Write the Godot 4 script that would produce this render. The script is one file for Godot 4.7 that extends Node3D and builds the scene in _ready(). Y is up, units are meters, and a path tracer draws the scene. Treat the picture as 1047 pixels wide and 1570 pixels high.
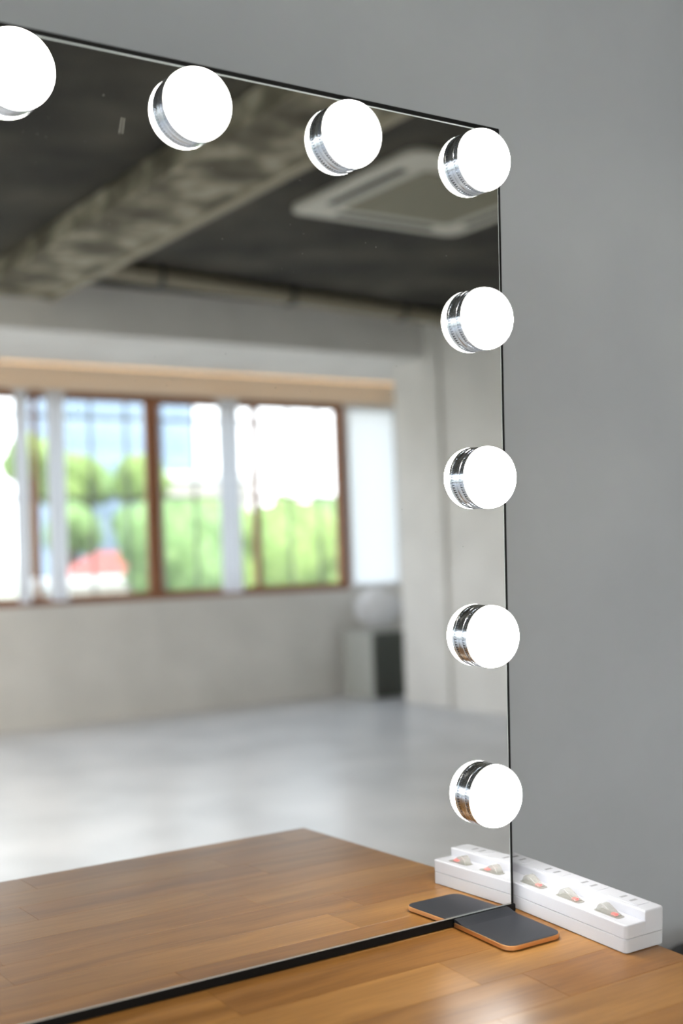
extends Node3D
# A lit vanity mirror on a wooden desk; the mirror shows the loft room behind the viewer.
# x runs along the mirror to the right, y up, z from the mirror into the room. Origin: floor below the mirror's lower right corner.

const DESK_Y := 0.75
const TILT := 1.8955          # the mirror leans back by this many degrees
const GLASS_H := 0.80
const GLASS_W := 1.362
const PITCH := 0.162          # distance between bulbs
const CEIL := 2.87
const WIN_Z := 7.45
const SIDE_X := 4.8

var M := {}
var used := {}
var rng := RandomNumberGenerator.new()


func _ready() -> void:
	rng.seed = 7
	look()
	materials()
	room()
	led_tape()
	windows()
	outside()
	ceiling_things()
	desk()
	mirror()
	power_strip()
	small_things()


# ---------------------------------------------------------------- camera and light
func look() -> void:
	var cam := Camera3D.new()
	cam.name = "camera"
	add_child(cam)
	cam.position = Vector3(-0.858, 1.189, 0.956)
	cam.rotation_degrees = Vector3(-1.106, -33.991, 0.056)
	var lens := CameraAttributesPhysical.new()
	lens.frustum_focal_length = 1899.3 * 35.0 / 1570.0
	lens.frustum_focus_distance = 1.27
	lens.frustum_near = 0.05
	lens.frustum_far = 2000.0
	lens.exposure_aperture = 2.8
	cam.attributes = lens
	cam.fov = 44.911
	cam.near = 0.05
	cam.far = 2000.0
	cam.current = true

	var env := Environment.new()
	env.background_mode = Environment.BG_SKY
	var sky := Sky.new()
	var sm := ProceduralSkyMaterial.new()
	sm.sky_top_color = Color(0.86, 0.93, 1.0)
	sm.sky_horizon_color = Color(0.97, 0.99, 1.0)
	sm.sky_curve = 0.25
	sm.ground_bottom_color = Color(0.55, 0.58, 0.52)
	sm.ground_horizon_color = Color(0.75, 0.78, 0.76)
	sm.sky_energy_multiplier = 1.0
	sky.sky_material = sm
	env.sky = sky
	env.background_energy_multiplier = 4.0
	env.tonemap_mode = Environment.TONE_MAPPER_LINEAR
	env.tonemap_exposure = 1.3
	env.sdfgi_enabled = true
	env.ssao_enabled = true
	env.ssil_enabled = true
	var we := WorldEnvironment.new()
	we.name = "world_environment"
	we.environment = env
	add_child(we)

	# high, hazy sun behind the building: it lights the trees outside and never enters the room
	var sun := DirectionalLight3D.new()
	sun.name = "sun"
	add_child(sun)
	sun.rotation_degrees = Vector3(-52, 168, 0)
	sun.light_color = Color(1.0, 0.97, 0.90)
	sun.light_energy = 1.3
	sun.light_angular_distance = 2.0
	sun.shadow_enabled = true
	sun.sky_mode = DirectionalLight3D.SKY_MODE_LIGHT_ONLY


# ---------------------------------------------------------------- naming and tagging
func numbered(called: String) -> String:
	if not used.has(called):
		used[called] = 0
		return called
	used[called] += 1
	return "%s_%03d" % [called, used[called]]


func thing(called: String, label: String, category: String, at := Vector3.ZERO, group := "") -> Node3D:
	var o := Node3D.new()
	o.name = numbered(called)
	add_child(o)
	o.position = at
	tag(o, label, category, group)
	return o


func tag(o: Node3D, label: String, category: String, group := "") -> void:
	o.set_meta("label", label)
	o.set_meta("category", category)
	if group:
		o.set_meta("group", group)


func part(called: String, mesh: Mesh, mat: Material, parent: Node, at := Vector3.ZERO) -> MeshInstance3D:
	var o := MeshInstance3D.new()
	o.name = called
	o.mesh = mesh
	o.material_override = null
	for k in mesh.get_surface_count():
		o.set_surface_override_material(k, mat)
	o.position = at
	o.cast_shadow = GeometryInstance3D.SHADOW_CASTING_SETTING_ON
	parent.add_child(o, true)
	return o


func solo(called: String, mesh: Mesh, mat: Material, label: String, category: String, at := Vector3.ZERO, group := "") -> MeshInstance3D:
	var o := part(numbered(called), mesh, mat, self, at)
	tag(o, label, category, group)
	return o


func struct(called: String, mesh: Mesh, mat: Material, at := Vector3.ZERO) -> MeshInstance3D:
	var o := part(called, mesh, mat, self, at)
	o.set_meta("kind", "structure")
	return o


# ---------------------------------------------------------------- mesh helpers
func begin() -> SurfaceTool:
	var st := SurfaceTool.new()
	st.begin(Mesh.PRIMITIVE_TRIANGLES)
	return st


func tri(st: SurfaceTool, a: Vector3, b: Vector3, c: Vector3, na: Vector3, nb: Vector3, nc: Vector3) -> void:
	if (b - a).cross(c - a).dot(na + nb + nc) > 0.0:
		var t := b
		b = c
		c = t
		t = nb
		nb = nc
		nc = t
	for k in 3:
		st.set_normal([na, nb, nc][k])
		st.add_vertex([a, b, c][k])


func quad(st: SurfaceTool, a: Vector3, b: Vector3, c: Vector3, d: Vector3, n: Vector3) -> void:
	tri(st, a, b, c, n, n, n)
	tri(st, a, c, d, n, n, n)


# a box from lo to hi with chamfered edges
func add_box(st: SurfaceTool, lo: Vector3, hi: Vector3, bev := 0.0) -> void:
	var c := (lo + hi) * 0.5
	var h := (hi - lo) * 0.5
	var b := minf(bev, minf(h.x, minf(h.y, h.z)) * 0.9)
	var ax := [Vector3(1, 0, 0), Vector3(0, 1, 0), Vector3(0, 0, 1)]
	for i in 3:
		var j := (i + 1) % 3
		var k := (i + 2) % 3
		for s in [-1.0, 1.0]:
			var n: Vector3 = ax[i] * s
			var o: Vector3 = c + n * h[i]
			var u: Vector3 = ax[j] * (h[j] - b)
			var v: Vector3 = ax[k] * (h[k] - b)
			quad(st, o - u - v, o + u - v, o + u + v, o - u + v, n)
			if b > 0.0:
				for s2 in [-1.0, 1.0]:
					var n2: Vector3 = ax[j] * s2
					var o1: Vector3 = c + n * h[i] + n2 * (h[j] - b)
					var o2: Vector3 = c + n * (h[i] - b) + n2 * h[j]
					quad(st, o1 - v, o1 + v, o2 + v, o2 - v, (n + n2).normalized())
	if b > 0.0:
		for sx in [-1.0, 1.0]:
			for sy in [-1.0, 1.0]:
				for sz in [-1.0, 1.0]:
					var s := Vector3(sx, sy, sz)
					var p := c + s * h
					var n := s.normalized()
					tri(st, p - Vector3(0, sy, sz) * b, p - Vector3(sx, 0, sz) * b, p - Vector3(sx, sy, 0) * b, n, n, n)


func box(lo: Vector3, hi: Vector3, bev := 0.0) -> ArrayMesh:
	var st := begin()
	add_box(st, lo, hi, bev)
	return st.commit()


# a tube of radius r along points
func add_tube(st: SurfaceTool, pts: Array, r: float, sides := 12, caps := true) -> void:
	var rings := []
	for i in pts.size():
		var d: Vector3 = (pts[mini(i + 1, pts.size() - 1)] - pts[maxi(i - 1, 0)]).normalized()
		var u := d.cross(Vector3.UP if absf(d.y) < 0.9 else Vector3.RIGHT).normalized()
		var v := d.cross(u).normalized()
		var ring := []
		for k in sides:
			var a := TAU * k / sides
			ring.append(u * cos(a) + v * sin(a))
		rings.append(ring)
	for i in pts.size() - 1:
		for k in sides:
			var l := (k + 1) % sides
			var a: Vector3 = pts[i] + rings[i][k] * r
			var b: Vector3 = pts[i] + rings[i][l] * r
			var c: Vector3 = pts[i + 1] + rings[i + 1][l] * r
			var d: Vector3 = pts[i + 1] + rings[i + 1][k] * r
			tri(st, a, b, c, rings[i][k], rings[i][l], rings[i + 1][l])
			tri(st, a, c, d, rings[i][k], rings[i + 1][l], rings[i + 1][k])
	if caps:
		for e in [0, pts.size() - 1]:
			var n: Vector3 = (pts[0] - pts[1]).normalized() if e == 0 else (pts[e] - pts[e - 1]).normalized()
			for k in sides:
				tri(st, pts[e], pts[e] + rings[e][k] * r, pts[e] + rings[e][(k + 1) % sides] * r, n, n, n)


# revolve (radius, height) pairs round the z axis; edges sharper than 40 degrees stay sharp
func lathe(profile: Array, sides := 48, axis := 2) -> ArrayMesh:
	var st := begin()
	var m := profile.size()
	var en := []
	for i in m - 1:
		var e: Vector2 = profile[i + 1] - profile[i]
		en.append(Vector2(e.y, -e.x).normalized())
	for i in m - 1:
		var n0: Vector2 = en[i]
		var n1: Vector2 = en[i]
		if i > 0 and en[i - 1].dot(en[i]) > 0.76:
			n0 = (en[i - 1] + en[i]).normalized()
		if i < m - 2 and en[i + 1].dot(en[i]) > 0.76:
			n1 = (en[i + 1] + en[i]).normalized()
		for k in sides:
			var a0 := TAU * k / sides
			var a1 := TAU * (k + 1) / sides
			var p := [spin(profile[i], a0, axis), spin(profile[i], a1, axis), spin(profile[i + 1], a1, axis), spin(profile[i + 1], a0, axis)]
			var q := [spin(n0, a0, axis), spin(n0, a1, axis), spin(n1, a1, axis), spin(n1, a0, axis)]
			if profile[i].x > 1e-6:
				tri(st, p[0], p[1], p[2], q[0], q[1], q[2])
			if profile[i + 1].x > 1e-6:
				tri(st, p[0], p[2], p[3], q[0], q[2], q[3])
	return st.commit()


func spin(p: Vector2, a: float, axis: int) -> Vector3:
	return Vector3(p.x * cos(a), p.x * sin(a), p.y) if axis == 2 else Vector3(p.x * cos(a), p.y, p.x * sin(a))


# rounded polygon: corners given with a radius each
func rounded(corners: Array, seg := 5) -> PackedVector2Array:
	var out := PackedVector2Array()
	var m := corners.size()
	for i in m:
		var p := Vector2(corners[i][0], corners[i][1])
		var r: float = corners[i][2]
		if r <= 0.0:
			out.append(p)
			continue
		var a := (Vector2(corners[(i - 1 + m) % m][0], corners[(i - 1 + m) % m][1]) - p).normalized()
		var b := (Vector2(corners[(i + 1) % m][0], corners[(i + 1) % m][1]) - p).normalized()
		var cut := r / tan(acos(clampf(a.dot(b), -1, 1)) / 2.0)
		for k in seg + 1:
			var t := float(k) / seg
			var p0 := p + a * cut
			var p1 := p + b * cut
			out.append(p0.lerp(p, t).lerp(p.lerp(p1, t), t))
	return out


# extrude a polygon (in x, y) along z from z0 to z1 with rounded rims of radius bev; place maps the result
func prism(poly: PackedVector2Array, z0: float, z1: float, bev := 0.0, place := Transform3D(), seg := 3) -> ArrayMesh:
	var st := begin()
	add_prism(st, poly, z0, z1, bev, place, seg)
	return st.commit()


func add_prism(st: SurfaceTool, poly: PackedVector2Array, z0: float, z1: float, bev := 0.0, place := Transform3D(), seg := 3, bev0 := true) -> void:
	if Geometry2D.is_polygon_clockwise(poly):
		poly.reverse()
	var m := poly.size()
	var en := []
	for i in m:
		var e := poly[(i + 1) % m] - poly[i]
		en.append(Vector2(e.y, -e.x).normalized())
	var vn := []
	for i in m:
		var a: Vector2 = en[(i - 1 + m) % m]
		var b: Vector2 = en[i]
		vn.append((a + b) / (1.0 + a.dot(b)))
	var rings := []   # [inset, z, normal along z]
	if bev > 0.0 and bev0:
		for k in seg + 1:
			var t := PI / 2 * k / seg
			rings.append([bev * (1.0 - sin(t)), z0 + bev * (1.0 - cos(t)), -cos(t)])
	else:
		rings.append([0.0, z0, 0.0])
	if bev > 0.0:
		for k in seg + 1:
			var t := PI / 2 * k / seg
			rings.append([bev * (1.0 - cos(t)), z1 - bev * (1.0 - sin(t)), sin(t)])
	else:
		rings.append([0.0, z1, 0.0])
	var bas := place.basis
	for r in rings.size() - 1:
		for i in m:
			var j := (i + 1) % m
			var ni: Vector2 = en[i]
			var nj: Vector2 = en[i]
			if en[(i - 1 + m) % m].dot(en[i]) > 0.8:
				ni = vn[i].normalized()
			if en[j].dot(en[i]) > 0.8:
				nj = vn[j].normalized()
			var p := []
			var q := []
			for w in [[i, r, ni], [j, r, nj], [j, r + 1, nj], [i, r + 1, ni]]:
				var g: Array = rings[w[1]]
				var v2: Vector2 = poly[w[0]] - vn[w[0]] * g[0]
				p.append(place * Vector3(v2.x, v2.y, g[1]))
				var s := sqrt(maxf(0.0, 1.0 - g[2] * g[2]))
				q.append((bas * Vector3(w[2].x * s, w[2].y * s, g[2])).normalized())
			tri(st, p[0], p[1], p[2], q[0], q[1], q[2])
			tri(st, p[0], p[2], p[3], q[0], q[2], q[3])
	for e in [0, rings.size() - 1]:
		var flat := PackedVector2Array()
		for i in m:
			flat.append(poly[i] - vn[i] * rings[e][0])
		var n := (bas * Vector3(0, 0, -1 if e == 0 else 1)).normalized()
		var idx := Geometry2D.triangulate_polygon(poly)
		for k in range(0, idx.size(), 3):
			var a := place * Vector3(flat[idx[k]].x, flat[idx[k]].y, rings[e][1])
			var b := place * Vector3(flat[idx[k + 1]].x, flat[idx[k + 1]].y, rings[e][1])
			var c := place * Vector3(flat[idx[k + 2]].x, flat[idx[k + 2]].y, rings[e][1])
			tri(st, a, b, c, n, n, n)


# prism axes: polygon in (x, z) extruded upwards
func upright() -> Transform3D:
	return Transform3D(Basis(Vector3(1, 0, 0), Vector3(0, 0, -1), Vector3(0, 1, 0)), Vector3.ZERO)


# ---------------------------------------------------------------- materials
func lin(r: float, g: float, b: float) -> Color:
	return Color(r, g, b).linear_to_srgb()


func mat(c: Color, rough := 0.8, metal := 0.0) -> StandardMaterial3D:
	var m := StandardMaterial3D.new()
	m.albedo_color = c
	m.roughness = rough
	m.metallic = metal
	return m


func noise_image(w: int, h: int, f: Callable) -> ImageTexture:
	var im := Image.create(w, h, false, Image.FORMAT_RGB8)
	for y in h:
		for x in w:
			im.set_pixel(x, y, f.call(x, y))
	return ImageTexture.create_from_image(im)


func blotchy(size: int, freq: float, ramp: Gradient, sd: int, octaves := 5) -> NoiseTexture2D:
	var n := FastNoiseLite.new()
	n.seed = sd
	n.noise_type = FastNoiseLite.TYPE_SIMPLEX
	n.frequency = freq
	n.fractal_octaves = octaves
	var t := NoiseTexture2D.new()
	t.width = size
	t.height = size
	t.seamless = true
	t.noise = n
	t.color_ramp = ramp
	return t


func ramp(stops: Array) -> Gradient:
	var g := Gradient.new()
	var o := PackedFloat32Array()
	var c := PackedColorArray()
	for s in stops:
		o.append(s[0])
		c.append(s[1])
	g.offsets = o
	g.colors = c
	return g


func surface_mat(tex: Texture2D, tiles: float, rough: float, bump := 0.0) -> StandardMaterial3D:
	var m := mat(Color.WHITE, rough)
	m.albedo_texture = tex
	m.uv1_triplanar = true
	m.uv1_world_triplanar = true
	m.uv1_scale = Vector3.ONE * tiles
	if bump > 0.0:
		m.heightmap_enabled = true
		m.heightmap_texture = tex
		m.heightmap_scale = bump
	return m


func materials() -> void:
	# wood: long grain along x
	M.wood = []
	var tones := [[Color(0.525, 0.350, 0.155), Color(0.715, 0.510, 0.262)], [Color(0.545, 0.370, 0.170), Color(0.735, 0.535, 0.285)], [Color(0.485, 0.315, 0.135), Color(0.68, 0.475, 0.235)]]
	for t in 3:
		var a := FastNoiseLite.new()
		a.seed = 11 + t
		a.frequency = 1.0
		a.fractal_octaves = 4
		var b := FastNoiseLite.new()
		b.seed = 31 + t
		b.frequency = 1.0
		b.fractal_octaves = 2
		var lo: Color = tones[t][0]
		var hi: Color = tones[t][1]
		var tex := noise_image(768, 768, func(x, y):
			var u: float = x / 768.0
			var v: float = y / 768.0
			var warp := b.get_noise_2d(u * 5.0, v * 9.0)
			var broad := b.get_noise_2d(u * 2.5 + 7.0, v * 26.0 + warp * 0.6)
			var rings := sin((v * 42.0 + warp * 1.3 + u * 0.6) * TAU * 0.5)
			var fine := a.get_noise_2d(u * 14.0, v * 230.0)
			var k := clampf(0.55 + 0.42 * broad + 0.07 * rings + 0.36 * fine, 0.0, 1.0)
			return lo.lerp(hi, k))
		for r in 3:
			var m := mat(Color(1, 1, 1) * [0.90, 0.85, 0.875][r], 0.30)
			m.albedo_color.a = 1.0
			m.albedo_texture = tex
			m.uv1_triplanar = true
			m.uv1_world_triplanar = true
			m.uv1_triplanar_sharpness = 8.0
			m.uv1_scale = Vector3(0.72, 1.1, 1.1)
			m.uv1_offset = Vector3(0.31 * r, 0.17 * r, 0.37 * r + 0.11 * t)
			m.metallic_specular = 0.5
			M.wood.append(m)
	M.wood_core = mat(Color(0.30, 0.18, 0.08), 0.6)

	M.mirror = mat(Color(0.95, 0.95, 0.945), 0.0, 1.0)
	M.glass_edge = mat(Color(0.90, 0.93, 0.93), 0.15)
	M.black = mat(Color(0.035, 0.036, 0.04), 0.5)
	M.black.metallic_specular = 0.3
	M.black_coat = mat(Color(0.12, 0.13, 0.155), 0.38)
	M.copper = mat(Color(0.88, 0.68, 0.47), 0.42, 1.0)
	M.chrome = mat(Color(0.84, 0.86, 0.89), 0.16, 1.0)
	M.globe = mat(Color(0.95, 0.95, 0.95), 0.4)
	M.globe.emission_enabled = true
	M.globe.emission = Color(1.0, 0.985, 0.96)
	M.globe.emission_energy_multiplier = 9.0
	M.dust = mat(Color(0.52, 0.51, 0.48), 0.9)

	M.plastic = mat(Color(0.78, 0.79, 0.82), 0.36)
	M.plastic_low = mat(Color(0.765, 0.775, 0.80), 0.40)
	M.slot = mat(Color(0.58, 0.59, 0.61), 0.6)
	M.pocket = mat(Color(0.56, 0.56, 0.54), 0.45)
	M.rocker = mat(Color(0.70, 0.70, 0.67, 0.45), 0.12)
	M.rocker.transparency = BaseMaterial3D.TRANSPARENCY_ALPHA
	M.neon = mat(Color(0.9, 0.25, 0.25), 0.4)
	M.neon.emission_enabled = true
	M.neon.emission = Color(1.0, 0.30, 0.30)
	M.neon.emission_energy_multiplier = 0.9

	var plaster := ramp([[0.0, Color(0.875, 0.867, 0.85)], [0.5, Color(0.90, 0.892, 0.875)], [1.0, Color(0.925, 0.917, 0.90)]])
	M.wall = surface_mat(blotchy(512, 0.006, plaster, 3), 0.5, 0.75)
	var cool := ramp([[0.0, Color(0.675, 0.69, 0.71)], [0.5, Color(0.705, 0.72, 0.74)], [1.0, Color(0.735, 0.75, 0.765)]])
	M.wall_grey = surface_mat(blotchy(512, 0.004, cool, 5), 0.6, 0.7)
	M.lintel = mat(Color(0.90, 0.84, 0.765), 0.6)
	var slab := ramp([[0.0, Color(0.735, 0.745, 0.765)], [0.5, Color(0.79, 0.80, 0.82)], [1.0, Color(0.845, 0.85, 0.87)]])
	M.floor = surface_mat(blotchy(512, 0.007, slab, 9), 0.35, 0.30)
	var soot := ramp([[0.0, Color(0.115, 0.108, 0.092)], [0.45, Color(0.215, 0.205, 0.175)], [1.0, Color(0.33, 0.315, 0.27)]])
	M.ceiling = surface_mat(blotchy(512, 0.005, soot, 13), 0.4, 0.9)
	var rough := ramp([[0.0, Color(0.27, 0.25, 0.205)], [0.40, Color(0.41, 0.39, 0.325)], [0.60, Color(0.49, 0.465, 0.39)], [0.72, Color(0.60, 0.575, 0.50)], [1.0, Color(0.70, 0.68, 0.61)]])
	M.beam = surface_mat(blotchy(512, 0.007, rough, 17, 6), 0.7, 0.9)
	M.conduit = mat(Color(0.60, 0.57, 0.49), 0.6)
	M.ac_panel = mat(Color(0.78, 0.77, 0.715), 0.5)
	M.ac_grille = mat(Color(0.52, 0.505, 0.43), 0.6)
	M.ac_slot = mat(Color(0.16, 0.16, 0.15), 0.7)

	M.diffuser = mat(Color(0.95, 0.95, 0.93), 0.5)
	M.diffuser.emission_enabled = true
	M.diffuser.emission = Color(1.0, 0.96, 0.89)
	M.diffuser.emission_energy_multiplier = 3.0
	M.tape = mat(Color(0.95, 0.9, 0.8), 0.5)
	M.tape.emission_enabled = true
	M.tape.emission = Color(1.0, 0.78, 0.5)
	M.tape.emission_energy_multiplier = 2.0
	M.sash = mat(Color(0.60, 0.40, 0.27), 0.5)
	M.pane = mat(Color(0.95, 0.97, 0.97, 0.06), 0.0)
	M.pane.transparency = BaseMaterial3D.TRANSPARENCY_ALPHA
	M.frost = mat(Color(0.96, 0.97, 0.98), 0.6)
	M.frost.backlight_enabled = true
	M.frost.backlight = Color(1, 1, 1)
	M.white_paint = mat(Color(0.86, 0.86, 0.86), 0.5)
	M.curtain = mat(Color(0.84, 0.84, 0.85), 0.85)
	M.curtain.backlight_enabled = true
	M.curtain.backlight = Color(0.80, 0.81, 0.83)
	M.bar = mat(Color(0.30, 0.31, 0.32), 0.5, 0.6)

	var leaf := ramp([[0.0, Color(0.34, 0.43, 0.20)], [0.5, Color(0.49, 0.59, 0.31)], [1.0, Color(0.62, 0.70, 0.42)]])
	M.leaf = surface_mat(blotchy(256, 0.03, leaf, 21), 0.25, 0.8)
	var leaf2 := ramp([[0.0, Color(0.30, 0.42, 0.22)], [0.5, Color(0.43, 0.55, 0.32)], [1.0, Color(0.57, 0.67, 0.44)]])
	M.leaf_dark = surface_mat(blotchy(256, 0.03, leaf2, 23), 0.25, 0.8)
	M.bark = mat(Color(0.34, 0.27, 0.20), 0.9)
	var paving := ramp([[0.0, Color(0.55, 0.55, 0.53)], [0.5, Color(0.62, 0.62, 0.60)], [1.0, Color(0.68, 0.68, 0.66)]])
	M.ground = surface_mat(blotchy(256, 0.02, paving, 25), 0.1, 0.95)
	M.tower = mat(Color(0.56, 0.635, 0.71), 0.6)
	M.tower_band = mat(Color(0.52, 0.60, 0.69), 0.4)
	M.roof_red = mat(Color(0.68, 0.36, 0.33), 0.8)
	M.house = mat(Color(0.70, 0.68, 0.65), 0.8)

	M.stool = mat(Color(0.06, 0.065, 0.07), 0.55)
	M.bin_front = mat(Color(0.33, 0.345, 0.325), 0.55)
	M.bin_body = mat(Color(0.72, 0.73, 0.71), 0.5)
	M.bag = mat(Color(0.95, 0.95, 0.96), 0.5)
	M.bag.backlight_enabled = true
	M.bag.backlight = Color(0.9, 0.9, 0.9)


# ---------------------------------------------------------------- the room
func room() -> void:
	struct("floor", box(Vector3(-5.2, -0.25, -0.6), Vector3(5.7, 0.0, 7.7)), M.floor)
	struct("ceiling", box(Vector3(-5.2, CEIL, -0.6), Vector3(5.7, CEIL + 0.25, 7.7)), M.ceiling)
	struct("wall_front", box(Vector3(-5.2, 0.0, -0.6), Vector3(5.7, CEIL, -0.4)), M.wall_grey)
	# right wall with a shallow pilaster, ending at the window niche
	var st := begin()
	add_box(st, Vector3(SIDE_X, 0, -0.4), Vector3(5.7, CEIL, 6.62))
	add_box(st, Vector3(SIDE_X - 0.03, 0, 6.05), Vector3(SIDE_X, CEIL, 6.26), 0.01)
	add_box(st, Vector3(5.5, 0, 6.62), Vector3(5.7, CEIL, 7.7))
	struct("wall_right", st.commit(), M.wall)
	# left wall with a window opening
	st = begin()
	add_box(st, Vector3(-5.2, 0, -0.4), Vector3(-5.0, 0.25, 7.7))
	add_box(st, Vector3(-5.2, 2.7, -0.4), Vector3(-5.0, CEIL, 7.7))
	add_box(st, Vector3(-5.2, 0.25, -0.4), Vector3(-5.0, 2.7, 0.2))
	add_box(st, Vector3(-5.2, 0.25, 7.0), Vector3(-5.0, 2.7, 7.7))
	struct("wall_left", st.commit(), M.wall)
	# window wall
	st = begin()
	add_box(st, Vector3(-5.0, 0, WIN_Z), Vector3(5.5, 0.85, WIN_Z + 0.2))
	add_box(st, Vector3(-5.0, 2.38, WIN_Z + 0.015), Vector3(5.5, CEIL, WIN_Z + 0.2))
	add_box(st, Vector3(-5.0, 0.85, WIN_Z), Vector3(-3.70, 2.38, WIN_Z + 0.2))
	add_box(st, Vector3(5.47, 0.85, WIN_Z), Vector3(5.5, 2.38, WIN_Z + 0.2))
	struct("wall_back", st.commit(), M.wall)
	struct("trim_1", box(Vector3(-3.70, 2.38, WIN_Z - 0.015), Vector3(5.5, 2.56, WIN_Z + 0.014), 0.004), M.lintel)
	# boxed beam over the windows
	var bm := struct("trim_2", box(Vector3(-5.0, 2.56, 6.2), Vector3(5.5, CEIL, WIN_Z + 0.013), 0.004), M.wall)
	bm.set_meta("label", "grey boxed beam above the windows")


func led_tape() -> void:
	var t := thing("led_tape", "warm light tape under the boxed beam, washing the board above the windows", "lamp", Vector3(0.9, 2.56, 7.33))
	part("profile", box(Vector3(-4.5, -0.010, -0.010), Vector3(4.5, -0.0005, 0.010), 0.001), M.white_paint, t)
	part("light_strip", box(Vector3(-4.49, -0.0115, -0.006), Vector3(4.49, -0.0098, 0.006)), M.tape, t)
	var al := AreaLight3D.new()
	al.name = "tape_light"
	t.add_child(al)
	al.position = Vector3(0, -0.013, 0)
	al.rotation_degrees.x = -90
	al.area_size = Vector2(8.9, 0.012)
	al.light_color = Color(1.0, 0.82, 0.60)
	al.light_energy = 0.17
	al.area_range = 20.0
	al.area_attenuation = 2.0
	al.shadow_enabled = true


func sash(parent: Node3D, x0: float, x1: float, y0: float, y1: float, z: float, w: float) -> void:
	var st := begin()
	add_box(st, Vector3(x0, y0, z - 0.02), Vector3(x0 + w, y1, z + 0.02), 0.003)
	add_box(st, Vector3(x1 - w, y0, z - 0.02), Vector3(x1, y1, z + 0.02), 0.003)
	add_box(st, Vector3(x0 + w, y0, z - 0.02), Vector3(x1 - w, y0 + w, z + 0.02), 0.003)
	add_box(st, Vector3(x0 + w, y1 - w, z - 0.02), Vector3(x1 - w, y1, z + 0.02), 0.003)
	var f := part("sash", st.commit(), M.sash, parent)
	part("pane", box(Vector3(x0 + w - 0.004, y0 + w - 0.004, z - 0.002), Vector3(x1 - w + 0.004, y1 - w + 0.004, z + 0.002)), M.pane, f)


func windows() -> void:
	var w := 1.72
	for i in 5:
		var x1 := 4.90 - w * i
		var x0 := x1 - w
		var o := Node3D.new()
		o.name = "window_%d" % (i + 1)
		add_child(o)
		o.set_meta("kind", "structure")
		o.set_meta("label", "brown framed sliding window, " + ["next to the niche", "second from the niche", "third from the niche", "fourth from the niche", "farthest from the niche"][i])
		var z := WIN_Z + 0.08
		var st := begin()
		add_box(st, Vector3(x0, 0.85, z - 0.06), Vector3(x0 + 0.035, 2.38, z + 0.06), 0.003)
		add_box(st, Vector3(x1 - 0.035, 0.85, z - 0.06), Vector3(x1, 2.38, z + 0.06), 0.003)
		add_box(st, Vector3(x0 + 0.035, 0.85, z - 0.06), Vector3(x1 - 0.035, 0.88, z + 0.06), 0.003)
		add_box(st, Vector3(x0 + 0.035, 2.355, z - 0.06), Vector3(x1 - 0.035, 2.38, z + 0.06), 0.003)
		part("window_frame", st.commit(), M.sash, o)
		var mid := x0 + (0.81 if i == 1 else 0.89)
		sash(o, x0 + 0.036, mid + 0.022, 0.881, 2.354, z + 0.025, 0.03)
		sash(o, mid - 0.022, x1 - 0.036, 0.881, 2.354, z - 0.025, 0.03)
		# guard outside
		var g := begin()
		for y in [1.62, 2.22]:
			add_box(g, Vector3(x0 + 0.02, y - 0.010, z + 0.13), Vector3(x1 - 0.02, y + 0.010, z + 0.15))
		for k in 6:
			var x := x0 + w * (k + 0.5) / 6.0
			add_box(g, Vector3(x - 0.007, 0.86, z + 0.13), Vector3(x + 0.007, 2.37, z + 0.15))
		part("guard_bars", g.commit(), M.bar, o)
	# narrow frosted window in the niche
	var n := Node3D.new()
	n.name = "window_6"
	add_child(n)
	n.set_meta("kind", "structure")
	n.set_meta("label", "narrow bright frosted window in the corner niche")
	var st := begin()
	var z := WIN_Z + 0.06
	add_box(st, Vector3(4.90, 0.85, z - 0.05), Vector3(4.945, 2.38, z + 0.05), 0.003)
	add_box(st, Vector3(5.43, 0.85, z - 0.05), Vector3(5.47, 2.38, z + 0.05), 0.003)
	add_box(st, Vector3(4.945, 0.85, z - 0.05), Vector3(5.43, 0.89, z + 0.05), 0.003)
	add_box(st, Vector3(4.945, 2.34, z - 0.05), Vector3(5.43, 2.38, z + 0.05), 0.003)
	part("window_frame", st.commit(), M.white_paint, n)
	part("pane", box(Vector3(4.945, 0.89, z - 0.003), Vector3(5.43, 2.34, z + 0.003)), M.frost, n)
	# windows in the left wall, out of the picture
	var l := Node3D.new()
	l.name = "window_7"
	add_child(l)
	l.set_meta("kind", "structure")
	l.set_meta("label", "wide brown framed window in the left wall")
	st = begin()
	add_box(st, Vector3(-5.16, 0.25, 0.2), Vector3(-5.04, 0.30, 7.0), 0.003)
	add_box(st, Vector3(-5.16, 2.65, 0.2), Vector3(-5.04, 2.70, 7.0), 0.003)
	for k in 7:
		var zz := 0.2 + 6.75 * k / 6.0
		add_box(st, Vector3(-5.14, 0.30, zz), Vector3(-5.06, 2.65, zz + 0.05), 0.003)
	part("window_frame", st.commit(), M.sash, l)
	for k in 6:
		var z0 := 0.25 + 6.75 * k / 6.0
		part("pane", box(Vector3(-5.102, 0.30, z0), Vector3(-5.098, 2.65, z0 + 6.75 / 6.0 - 0.05)), M.pane, l)
	# gathered sheer curtains
	curtain(3.68, 3.86, "gathered white sheer curtain in front of the window next to the niche")
	curtain(2.08, 2.17, "gathered white sheer curtain at the left edge of the reflected windows")
	curtain(2.31, 2.44, "narrow gathered sheer curtain right of the brown meeting stile")


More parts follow.
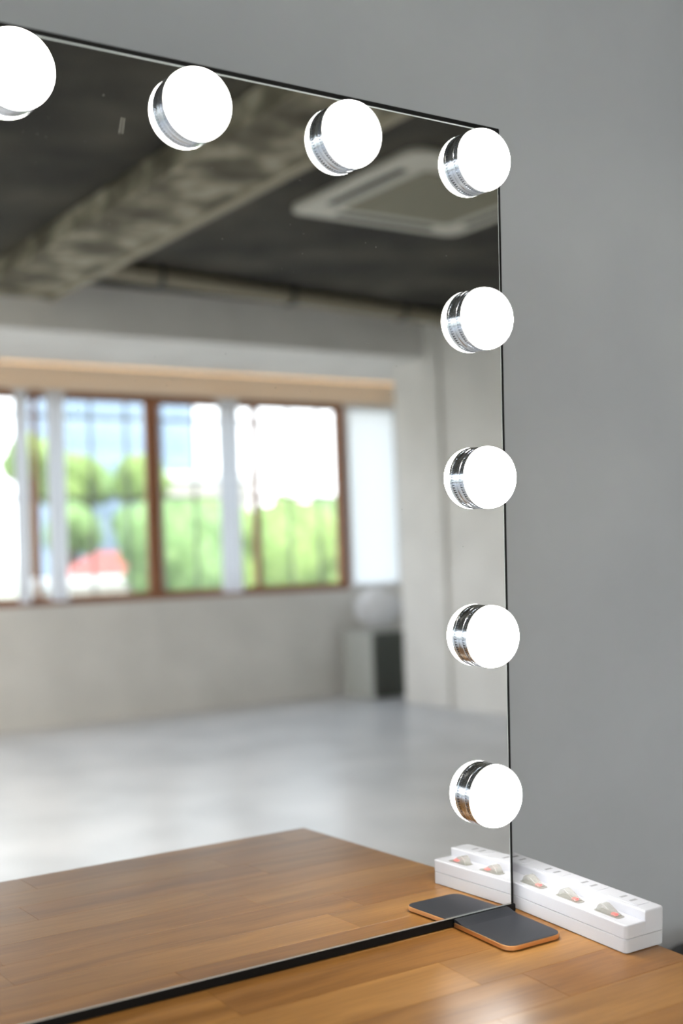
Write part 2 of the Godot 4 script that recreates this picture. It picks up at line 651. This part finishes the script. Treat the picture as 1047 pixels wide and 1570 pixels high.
func curtain(x0: float, x1: float, label: String) -> void:
	var st := begin()
	var pts := PackedVector2Array()
	var m := 40
	for k in m + 1:
		var t := float(k) / m
		pts.append(Vector2(lerpf(x0, x1, t), WIN_Z - 0.05 + 0.016 * sin(t * TAU * (x1 - x0) / 0.045)))
	for k in m:
		var a := Vector3(pts[k].x, 0.88, pts[k].y)
		var b := Vector3(pts[k + 1].x, 0.88, pts[k + 1].y)
		var up := Vector3(0, 1.48, 0)
		var d := b - a
		var nn := Vector3(d.z, 0, -d.x).normalized()
		quad(st, a, b, b + up, a + up, nn)
	var c := thing("curtain", label, "curtain", Vector3.ZERO, "curtains at the windows")
	part("fabric", st.commit(), M.curtain, c)
	part("rail", box(Vector3(x0 - 0.02, 2.36, WIN_Z - 0.062), Vector3(x1 + 0.02, 2.375, WIN_Z - 0.015), 0.002), M.white_paint, c)


# ---------------------------------------------------------------- outside
func blob(st: SurfaceTool, c: Vector3, r: Vector3, noise: FastNoiseLite) -> void:
	var rows := 12
	var cols := 18
	var g := []
	for i in rows + 1:
		var row := []
		for j in cols + 1:
			var a := PI * i / rows
			var b := TAU * (j % cols) / cols
			var d := Vector3(sin(a) * cos(b), cos(a), sin(a) * sin(b))
			var k := 1.0 + 0.28 * noise.get_noise_3dv(d * 2.3 + c) + 0.16 * noise.get_noise_3dv(d * 7.0 - c)
			row.append(c + d * r * k)
		g.append(row)
	for i in rows:
		for j in cols:
			var n: Vector3 = ((g[i][j] + g[i + 1][j + 1]) * 0.5 - c).normalized()
			tri(st, g[i][j], g[i][j + 1], g[i + 1][j + 1], n, n, n)
			tri(st, g[i][j], g[i + 1][j + 1], g[i + 1][j], n, n, n)


func tree(at: Vector3, h: float, r: float, m: Material, label: String) -> void:
	var t := thing("tree", label, "tree", at, "trees outside the windows")
	var noise := FastNoiseLite.new()
	noise.seed = int(absf(at.x) * 10)
	noise.frequency = 0.8
	var st := begin()
	for k in 7:
		var a := TAU * k / 6.0 + at.x
		var o := Vector3(cos(a), 0, sin(a)) * r * 0.5 if k < 6 else Vector3.ZERO
		var y := h - r * (0.9 + 0.35 * sin(k * 2.1 + at.x)) if k < 6 else h - r * 0.6
		blob(st, o + Vector3(0, y, 0), Vector3.ONE * r * (0.62 if k < 6 else 0.7), noise)
	part("crown", st.commit(), m, t)
	st = begin()
	add_tube(st, [Vector3.ZERO, Vector3(0.1, h * 0.3, 0), Vector3(0, h - r, 0.1)], 0.16, 8)
	part("trunk", st.commit(), M.bark, t)


func tower(lo: Vector3, hi: Vector3, floors: int, label: String) -> void:
	var t := thing("tower_block", label, "building", Vector3.ZERO, "far buildings")
	part("wall", box(lo, hi, 0.1), M.tower, t)
	for k in floors:
		var y := lo.y + (hi.y - lo.y) * (k + 0.35) / floors
		part("window_band", box(Vector3(lo.x + 0.5, y, lo.z - 0.06), Vector3(hi.x - 0.5, y + (hi.y - lo.y) / floors * 0.45, lo.z - 0.005)), M.tower_band, t)


func outside() -> void:
	var gy := -4.0
	struct("ground", box(Vector3(-90, gy - 0.3, 9.0), Vector3(150, gy, 190)), M.ground)
	# x, z, top above the desk-side floor, crown radius, kind, label
	for t in [
		[17.9, 30.0, 2.6, 1.75, 0, "bright green tree left in the right pane of the window next to the niche"],
		[23.4, 36.0, 3.0, 2.0, 1, "green tree right in the right pane of the window next to the niche"],
		[24.6, 45.0, 3.1, 1.7, 0, "green tree behind the gathered curtain next to the niche"],
		[14.5, 30.0, 2.7, 1.45, 1, "green tree close to the thick brown window post, on its right"],
		[18.7, 36.5, 3.1, 1.55, 0, "light green tree between the gathered curtain and the thick brown post"],
		[18.9, 49.0, 5.8, 1.35, 0, "tall yellow-green tree right above the red roof"],
		[21.7, 53.5, 6.0, 1.2, 1, "tall dark green tree farthest behind the red roof"],
		[21.4, 47.0, 5.6, 1.1, 0, "tall light green tree left of the thick brown window post"],
		[16.5, 47.0, 6.4, 1.0, 0, "tall green tree at the left edge of the reflected windows"],
		[16.7, 43.0, 3.4, 1.0, 1, "low dark green tree left behind the red roof"],
		[19.9, 43.5, 3.4, 1.2, 1, "low dark green tree right behind the red roof"],
	]:
		tree(Vector3(t[0], gy, t[1]), t[2] - gy, t[3], M.leaf if t[4] == 0 else M.leaf_dark, t[5])
	for t in [[7.2, 34.0, 3.6, 1.7], [2.4, 31.0, 3.0, 1.9], [-2.6, 36.0, 4.2, 2.0], [-8.0, 33.0, 3.4, 1.9], [-14.0, 38.0, 4.4, 2.1], [29.5, 39.0, 3.2, 1.9]]:
		tree(Vector3(t[0], gy, t[1]), t[2] - gy, t[3], M.leaf_dark, "green tree growing outside, beyond the part of the windows in the mirror")
	# low house with a red hip roof
	var h := thing("house", "white house with a pale red hip roof below the trees", "house", Vector3(16.3, gy, 38.5))
	part("wall", box(Vector3(-1.7, 0, -1.2), Vector3(1.7, 4.65, 1.2), 0.05), M.house, h)
	var st := begin()
	var e := [Vector3(-1.95, 4.65, -1.4), Vector3(1.95, 4.65, -1.4), Vector3(1.95, 4.65, 1.4), Vector3(-1.95, 4.65, 1.4)]
	var r0 := Vector3(-0.6, 5.55, 0)
	var r1 := Vector3(0.6, 5.55, 0)
	quad(st, e[0], e[1], r1, r0, Vector3(0, 0.85, -0.53).normalized())
	quad(st, e[3], e[2], r1, r0, Vector3(0, 0.85, 0.53).normalized())
	var nl := Vector3(-0.6, 0.8, 0)
	var nr := Vector3(0.6, 0.8, 0)
	tri(st, e[0], e[3], r0, nl, nl, nl)
	tri(st, e[1], e[2], r1, nr, nr, nr)
	quad(st, e[0], e[1], e[2], e[3], Vector3(0, -1, 0))
	part("roof", st.commit(), M.roof_red, h)
	# white annex in front of it
	var an := thing("annex", "low white flat-roofed annex in front of the red-roofed house", "building", Vector3(14.4, gy, 34.5))
	part("wall", box(Vector3(-2.2, 0, -1.2), Vector3(2.0, 4.5, 1.2), 0.05), M.house, an)
	part("parapet", box(Vector3(-2.3, 4.5, -1.3), Vector3(2.1, 4.75, 1.3), 0.03), M.white_paint, an)
	# hazy towers
	tower(Vector3(20.9, gy, 56), Vector3(26.2, 9.8, 60), 8, "pale blue tower block behind the trees, left of the thick brown post")
	tower(Vector3(27.8, gy, 58), Vector3(29.7, 9.9, 62), 8, "slim pale blue tower just right of the thick brown post")
	var lw := thing("low_block", "long low white building beyond the green trees", "building", Vector3.ZERO)
	part("wall", box(Vector3(23.8, gy, 50), Vector3(28.4, 4.75, 53), 0.1), M.house, lw)
	part("parapet", box(Vector3(23.6, 4.75, 49.8), Vector3(28.6, 5.2, 53.2), 0.1), M.white_paint, lw)


# ---------------------------------------------------------------- ceiling
func ceiling_things() -> void:
	var st := begin()
	add_box(st, Vector3(1.45, 2.75, -0.4), Vector3(1.875, CEIL, 6.2), 0.008)
	var b := struct("trim_3", st.commit(), M.beam)
	b.set_meta("label", "rough concrete beam with flaking white paint under the dark ceiling")

	var lg := struct("trim_4", box(Vector3(1.876, 2.735, -0.4), Vector3(1.925, 2.80, 6.2), 0.006), M.conduit)
	lg.set_meta("label", "smooth pale ledge along the concrete beam's right side")

	var ac := thing("ceiling_air_conditioner", "square ceiling cassette air conditioner with rounded cream panel", "air conditioner", Vector3(2.90, CEIL, 3.66))
	var R := 0.53
	var outer := rounded([[-R, -R, 0.09], [R, -R, 0.09], [R, R, 0.09], [-R, R, 0.09]], 6)
	part("panel", prism(outer, -0.035, -0.002, 0.008, upright()), M.ac_panel, ac)
	for k in 4:
		var a := PI / 2 * k
		var s := part("air_slot", box(Vector3(-0.30, -0.004, -0.026), Vector3(0.30, 0.0, 0.026), 0.001), M.ac_slot, ac, Vector3(sin(a) * 0.425, -0.035, cos(a) * 0.425))
		s.rotation.y = a
	var G := 0.33
	var inner := rounded([[-G, -G, 0.04], [G, -G, 0.04], [G, G, 0.04], [-G, G, 0.04]], 5)
	var gr := part("intake_grille", prism(inner, -0.043, -0.035, 0.003, upright()), M.ac_grille, ac)
	for k in 9:
		var x := -0.26 + 0.065 * k
		part("slat", box(Vector3(x - 0.006, -0.046, -0.27), Vector3(x + 0.006, -0.043, 0.27)), M.ac_grille, gr)

	# linear lamps hung in a row left of the concrete beam, outside the picture
	for k in 3:
		var lp := thing("ceiling_lamp", "slim linear ceiling lamp left of the concrete beam, " + ["nearest to the mirror", "middle one of three", "nearest to the windows"][k], "lamp", Vector3(-0.4, CEIL, 3.4 + 1.5 * k), "linear lamps in a row")
		part("housing", box(Vector3(-0.07, -0.10, -0.62), Vector3(0.07, -0.04, 0.62), 0.006), M.bar, lp)
		for dz in [-0.4, 0.4]:
			part("hanger", box(Vector3(-0.012, -0.042, dz - 0.012), Vector3(0.012, 0.0, dz + 0.012), 0.002), M.bar, lp)
		part("light_diffuser", box(Vector3(-0.062, -0.106, -0.61), Vector3(0.062, -0.099, 0.61), 0.002), M.diffuser, lp)
		var al := AreaLight3D.new()
		al.name = "lamp_light"
		lp.add_child(al)
		al.position = Vector3(0, -0.108, 0)
		al.rotation_degrees.x = -90
		al.area_size = Vector2(0.12, 1.2)
		al.light_color = Color(1.0, 0.96, 0.89)
		al.light_energy = 4.6
		al.area_range = 20.0
		al.area_attenuation = 2.0
		al.shadow_enabled = true

	st = begin()
	add_tube(st, [Vector3(1.93, 2.815, 5.56), Vector3(3.3, 2.815, 5.76), Vector3(4.79, 2.815, 5.97)], 0.05, 16)
	var p := thing("ceiling_pipe", "beige pipe running under the dark ceiling to the right wall", "pipe")
	part("tube", st.commit(), M.conduit, p)
	for k in 3:
		var t := 0.15 + 0.35 * k
		var c := Vector3(1.93, 2.815, 5.56).lerp(Vector3(4.79, 2.815, 5.97), t)
		part("clamp", box(c + Vector3(-0.012, -0.058, -0.058), c + Vector3(0.012, 0.055, 0.058), 0.003), M.bar, p)


# ---------------------------------------------------------------- the desk
func desk() -> void:
	var d := thing("wooden_desk", "warm brown stave-glued wooden desk carrying the lit mirror", "desk")
	var x0 := -1.62
	var x1 := 0.056
	var z0 := -0.37
	var z1 := 0.495
	var top := part("tabletop", box(Vector3(x0 + 0.002, DESK_Y - 0.036, z0 + 0.002), Vector3(x1 - 0.002, DESK_Y - 0.004, z1 - 0.002)), M.wood_core, d)
	var rows := 14
	var w := (z1 - z0) / rows
	var r := RandomNumberGenerator.new()
	r.seed = 21
	var last := -1
	for i in rows:
		var x := x0 - r.randf_range(0.0, 0.3)
		while x < x1 - 0.001:
			var len := r.randf_range(0.26, 0.5)
			var a := maxf(x, x0)
			var b := minf(x + len, x1)
			if x1 - b < 0.07:
				b = x1
			if b - a > 0.03:
				var k := r.randi_range(0, M.wood.size() - 1)
				if k == last:
					k = (k + 4) % M.wood.size()
				last = k
				var g := 0.00005
				var m := box(Vector3(a + g, DESK_Y - 0.038, z0 + w * i + g), Vector3(b - g, DESK_Y, z0 + w * (i + 1) - g), 0.0002)
				part("stave", m, M.wood[k], top)
			x = x + len if b < x1 else x1
	for sx in [x0 + 0.08, x1 - 0.08]:
		for sz in [z0 + 0.08, z1 - 0.08]:
			part("leg", box(Vector3(sx - 0.025, 0.0, sz - 0.025), Vector3(sx + 0.025, DESK_Y - 0.038, sz + 0.025), 0.003), M.black, d)
	part("apron", box(Vector3(x0 + 0.105, DESK_Y - 0.10, z0 + 0.07), Vector3(x1 - 0.105, DESK_Y - 0.038, z0 + 0.09), 0.002), M.black, d)


# ---------------------------------------------------------------- the mirror
func collar_mesh() -> ArrayMesh:
	var st := begin()
	var low := lathe([Vector2(0.0, 0.0), Vector2(0.0308, 0.0), Vector2(0.0315, 0.0007), Vector2(0.0315, 0.0040), Vector2(0.0309, 0.0044), Vector2(0.0298, 0.0044)], 64)
	var high := lathe([Vector2(0.0298, 0.0080), Vector2(0.0309, 0.0080), Vector2(0.0316, 0.0084), Vector2(0.0316, 0.0112), Vector2(0.0309, 0.0118), Vector2(0.0, 0.0118)], 64)
	st.append_from(low, 0, Transform3D())
	st.append_from(high, 0, Transform3D())
	return st.commit()


func rib_mesh() -> ArrayMesh:
	var st := begin()
	var n := 72
	for k in n:
		var a0 := TAU * k / n
		var a1 := TAU * (k + 0.55) / n
		var a2 := TAU * (k + 1) / n
		for s in [[a0, a1, 0.0309], [a1, a2, 0.0298]]:
			var p0: Vector3 = Vector3(cos(s[0]), sin(s[0]), 0) * s[2]
			var p1: Vector3 = Vector3(cos(s[1]), sin(s[1]), 0) * s[2]
			var nn: Vector3 = (p0 + p1).normalized()
			quad(st, p0 + Vector3(0, 0, 0.0044), p1 + Vector3(0, 0, 0.0044), p1 + Vector3(0, 0, 0.0080), p0 + Vector3(0, 0, 0.0080), nn)
	return st.commit()


func globe_mesh() -> ArrayMesh:
	var pr := []
	var n := 18
	for k in n + 1:
		var a := PI / 2 * k / n
		pr.append(Vector2(0.0316 * pow(cos(a), 0.87) if k < n else 0.0, 0.0118 + 0.0222 * pow(sin(a), 0.87)))
	return lathe(pr, 64)


func mirror() -> void:
	var v := thing("vanity_mirror", "large frameless vanity mirror edged with glowing bulbs, standing on the desk", "mirror", Vector3(0, DESK_Y + 0.009, 0))
	v.rotation_degrees.x = -TILT
	var glass := part("glass", box(Vector3(-GLASS_W + 0.002, 0.002, -0.005), Vector3(-0.002, GLASS_H - 0.002, 0.0)), M.mirror, v)
	glass.set_meta("label", "silvered mirror glass")
	# ground edge of the glass: a narrow bevel all the way round
	var st := begin()
	var ci := [Vector3(-GLASS_W + 0.002, 0.002, 0.0), Vector3(-0.002, 0.002, 0.0), Vector3(-0.002, GLASS_H - 0.002, 0.0), Vector3(-GLASS_W + 0.002, GLASS_H - 0.002, 0.0)]
	var co := [Vector3(-GLASS_W, 0, -0.0016), Vector3(0, 0, -0.0016), Vector3(0, GLASS_H, -0.0016), Vector3(-GLASS_W, GLASS_H, -0.0016)]
	var nrm := [Vector3(0, -1, 0), Vector3(1, 0, 0), Vector3(0, 1, 0), Vector3(-1, 0, 0)]
	for k in 4:
		var j := (k + 1) % 4
		quad(st, ci[k], ci[j], co[j], co[k], (nrm[k] * 0.62 + Vector3(0, 0, 0.78)).normalized())
		var dz := Vector3(0, 0, -0.0034)
		quad(st, co[k], co[j], co[j] + dz, co[k] + dz, nrm[k])
	part("glass_edge", st.commit(), M.glass_edge, v)
	part("back_panel", box(Vector3(-GLASS_W - 0.008, -0.0040, -0.024), Vector3(0.0072, GLASS_H + 0.0066, -0.0052), 0.0012), M.black, v)
	part("base_rail", box(Vector3(-GLASS_W - 0.006, -0.0086, -0.024), Vector3(0.006, -0.0006, -0.0012), 0.0008), M.black, v)
	# dust on the glass
	st = begin()
	var r := RandomNumberGenerator.new()
	r.seed = 5
	for k in 90:
		var c := Vector3(r.randf_range(-0.62, -0.01), r.randf_range(0.35, 0.78), 0.00005)
		var s := r.randf_range(0.00015, 0.00045)
		var t := r.randf_range(0, 3.1)
		var u := Vector3(cos(t), sin(t), 0) * s
		var w := Vector3(-sin(t), cos(t), 0) * s * r.randf_range(0.5, 1.0)
		quad(st, c - u - w, c + u - w, c + u + w, c - u + w, Vector3(0, 0, 1))
	for e in [[-0.42455, 0.73036, -0.42193, 0.74465], [-0.42157, 0.73084, -0.41954, 0.74450]]:
		var p0 := Vector3(e[0], e[1], 0.00005)
		var p1 := Vector3(e[2], e[3], 0.00005)
		var w := Vector3(0.00028, 0, 0)
		quad(st, p0 - w, p0 + w, p1 + w, p1 - w, Vector3(0, 0, 1))
	var ds := part("dust_specks", st.commit(), M.dust, v)
	ds.set_meta("kind", "stuff")
	# bulbs
	var cm := collar_mesh()
	var rm := rib_mesh()
	var gm := globe_mesh()
	var spots := []
	for k in 9:
		spots.append([-0.0330 - PITCH * k, 0.763])
	for k in range(1, 5):
		spots.append([-0.0330, 0.763 - 0.1611 * k])
	for k in range(1, 5):
		spots.append([-0.0330 - PITCH * 8, 0.763 - 0.1611 * k])
	for s in spots:
		var b := Node3D.new()
		b.name = "light_bulb"
		v.add_child(b, true)
		b.position = Vector3(s[0], s[1], 0.0)
		part("collar", cm, M.chrome, b)
		part("vent_ring", rm, M.chrome, b)
		part("globe", gm, M.globe, b)
		var l := OmniLight3D.new()
		l.name = "bulb_light"
		b.add_child(l)
		l.position = Vector3(0, 0, 0.022)
		l.light_color = Color(1.0, 0.985, 0.96)
		l.light_energy = 0.018
		l.light_size = 0.024
		l.omni_range = 20.0
		l.omni_attenuation = 2.0
		l.shadow_enabled = true
	# two feet, in the desk's level
	for fx in [-0.0425, -GLASS_W + 0.0425]:
		foot(v, fx)


func foot(v: Node3D, cx: float) -> void:
	var f := Node3D.new()
	f.name = "foot"
	v.add_child(f, true)
	f.position = Vector3(cx, 0, 0)
	f.rotation_degrees.x = TILT
	var by := -0.009 * cos(deg_to_rad(TILT))
	f.position.y = by
	f.position.z = 0.0003
	var hw := 0.0355
	var zf := 0.082
	# polygon in (x, -z)
	var plan := rounded([[-hw, 0.0, 0.0], [-hw, -zf, 0.013], [hw, -zf, 0.013], [hw, 0.0, 0.0]], 6)
	part("plate_edge", prism(plan, 0.0009, 0.0054, 0.0005, upright()), M.copper, f)
	var k := 0.0006
	var plan2 := rounded([[-hw + k, -0.0005, 0.0], [-hw + k, -zf + k, 0.0125], [hw - k, -zf + k, 0.0125], [hw - k, -0.0005, 0.0]], 6)
	part("coating", prism(plan2, 0.0054, 0.0058, 0.00015, upright()), M.black_coat, f)
	# the plate bends up to carry the glass
	var wedge := PackedVector2Array([Vector2(-0.0005, 0.0058), Vector2(0.016, 0.0058), Vector2(0.011, 0.0064), Vector2(0.004, 0.0083), Vector2(0.0, 0.0086), Vector2(-0.0005, 0.0086)])
	var place := Transform3D(Basis(Vector3(0, 0, 1), Vector3(0, 1, 0), Vector3(-1, 0, 0)), Vector3.ZERO)
	part("bend", prism(wedge, -hw + k, hw - k, 0.0, place), M.black_coat, f)


# ---------------------------------------------------------------- power strip
func power_strip() -> void:
	var p := thing("power_strip", "white multi-socket power strip with clear rocker switches on the desk edge", "power strip", Vector3(0.0115, DESK_Y, 0.0))
	var W := 0.0525
	var zn := 0.146
	var zf := -0.20
	# plans in (x, -z), extruded upwards
	var plan := rounded([[0.0, -zn, 0.0045], [W, -zn, 0.0045], [W, -zf, 0.0045], [0.0, -zf, 0.0045]], 5)
	part("lower_shell", prism(plan, 0.0006, 0.0137, 0.0005, upright()), M.plastic_low, p)
	part("seam", box(Vector3(0.0012, 0.0130, zf + 0.0012), Vector3(W - 0.0012, 0.0150, zn - 0.0012), 0.0005), M.slot, p)
	var st := begin()
	var mid := 0.0262
	add_prism(st, plan, 0.0143, 0.0200, 0.0, upright())
	var fore := rounded([[0.0, -zn, 0.0045], [mid, -zn, 0.0], [mid, -zf, 0.0], [0.0, -zf, 0.0045]], 5)
	add_prism(st, fore, 0.0200, 0.0272, 0.0014, upright(), 3, false)
	var rear := rounded([[mid, -zn, 0.0012], [W, -zn, 0.0045], [W, -zf, 0.0045], [mid, -zf, 0.0012]], 5)
	add_prism(st, rear, 0.0200, 0.0365, 0.0018, upright(), 4, false)
	part("upper_shell", st.commit(), M.plastic, p)
	for zc in [0.112, 0.059, 0.006, -0.047, -0.100, -0.153]:
		switch(p, zc)
		socket(p, zc)


func switch(p: Node3D, zc: float) -> void:
	var s := Node3D.new()
	s.name = "switch"
	p.add_child(s, true)
	s.position = Vector3(0.0128, 0.0272, zc)
	var oval := rounded([[-0.0058, -0.0165, 0.004], [0.0058, -0.0165, 0.004], [0.0058, 0.0165, 0.004], [-0.0058, 0.0165, 0.004]], 5)
	part("pocket", prism(oval, -0.0006, 0.0004, 0.0002, upright()), M.pocket, s)
	# rocker: high hump on the far side, low on the near side
	var prof := PackedVector2Array()
	var n := 14
	prof.append(Vector2(-0.0135, 0.0003))
	for k in n + 1:
		var t := float(k) / n
		var z := lerpf(-0.0135, 0.0125, t)
		var h := 0.0012 + 0.0085 * pow(maxf(0.0, sin(PI * pow(t, 0.62))), 1.25) * (1.0 - 0.35 * t)
		prof.append(Vector2(z, h))
	prof.append(Vector2(0.0125, 0.0003))
	var place := Transform3D(Basis(Vector3(0, 0, 1), Vector3(0, 1, 0), Vector3(-1, 0, 0)), Vector3.ZERO)
	part("rocker", prism(prof, -0.0046, 0.0046, 0.0006, place), M.rocker, s)
	part("neon_lamp", box(Vector3(-0.0024, 0.0005, 0.004), Vector3(0.0024, 0.0022, 0.0105), 0.0006), M.neon, s)


func socket(p: Node3D, zc: float) -> void:
	var s := Node3D.new()
	s.name = "socket"
	p.add_child(s, true)
	s.position = Vector3(0.0395, 0.0365, zc)
	var face := rounded([[-0.0095, -0.019, 0.003], [0.0095, -0.019, 0.003], [0.0095, 0.019, 0.003], [-0.0095, 0.019, 0.003]], 4)
	part("face", prism(face, -0.0004, 0.0005, 0.0002, upright()), M.plastic, s)
	for dz in [-0.0063, 0.0063]:
		part("slot", box(Vector3(-0.0048, 0.0003, dz - 0.0017), Vector3(0.0048, 0.0006, dz + 0.0017)), M.slot, s)


# ---------------------------------------------------------------- small things
func small_things() -> void:
	# black round stool
	var s := thing("round_stool", "black round stool just visible past the desk's right edge", "stool", Vector3(0.68, 0.0, -0.17))
	part("seat", lathe([Vector2(0.0, 0.405), Vector2(0.16, 0.405), Vector2(0.18, 0.415), Vector2(0.185, 0.45), Vector2(0.178, 0.475), Vector2(0.15, 0.485), Vector2(0.0, 0.488)], 40, 1), M.stool, s)
	for k in 4:
		var a := PI / 4 + PI / 2 * k
		var st := begin()
		add_tube(st, [Vector3(cos(a) * 0.17, 0.0, sin(a) * 0.17), Vector3(cos(a) * 0.11, 0.406, sin(a) * 0.11)], 0.011, 10)
		part("leg", st.commit(), M.bar, s)
	# cabinet in the niche
	var c := thing("small_cabinet", "small cabinet with a dark front standing in the window niche", "cabinet", Vector3(4.73, 0.0, 6.93))
	part("body", box(Vector3(0.0, 0.0, 0.012), Vector3(0.42, 0.52, 0.42), 0.006), M.bin_body, c)
	part("front", box(Vector3(0.004, 0.01, -0.004), Vector3(0.416, 0.515, 0.012), 0.003), M.bin_front, c)
	var noise := FastNoiseLite.new()
	noise.seed = 4
	noise.frequency = 3.0
	var st := begin()
	blob(st, Vector3(0, 0.15, 0), Vector3(0.20, 0.15, 0.17), noise)
	solo("white_bag", st.commit(), M.bag, "crumpled white bag lying on the small cabinet", "bag", Vector3(4.95, 0.56, 7.15))
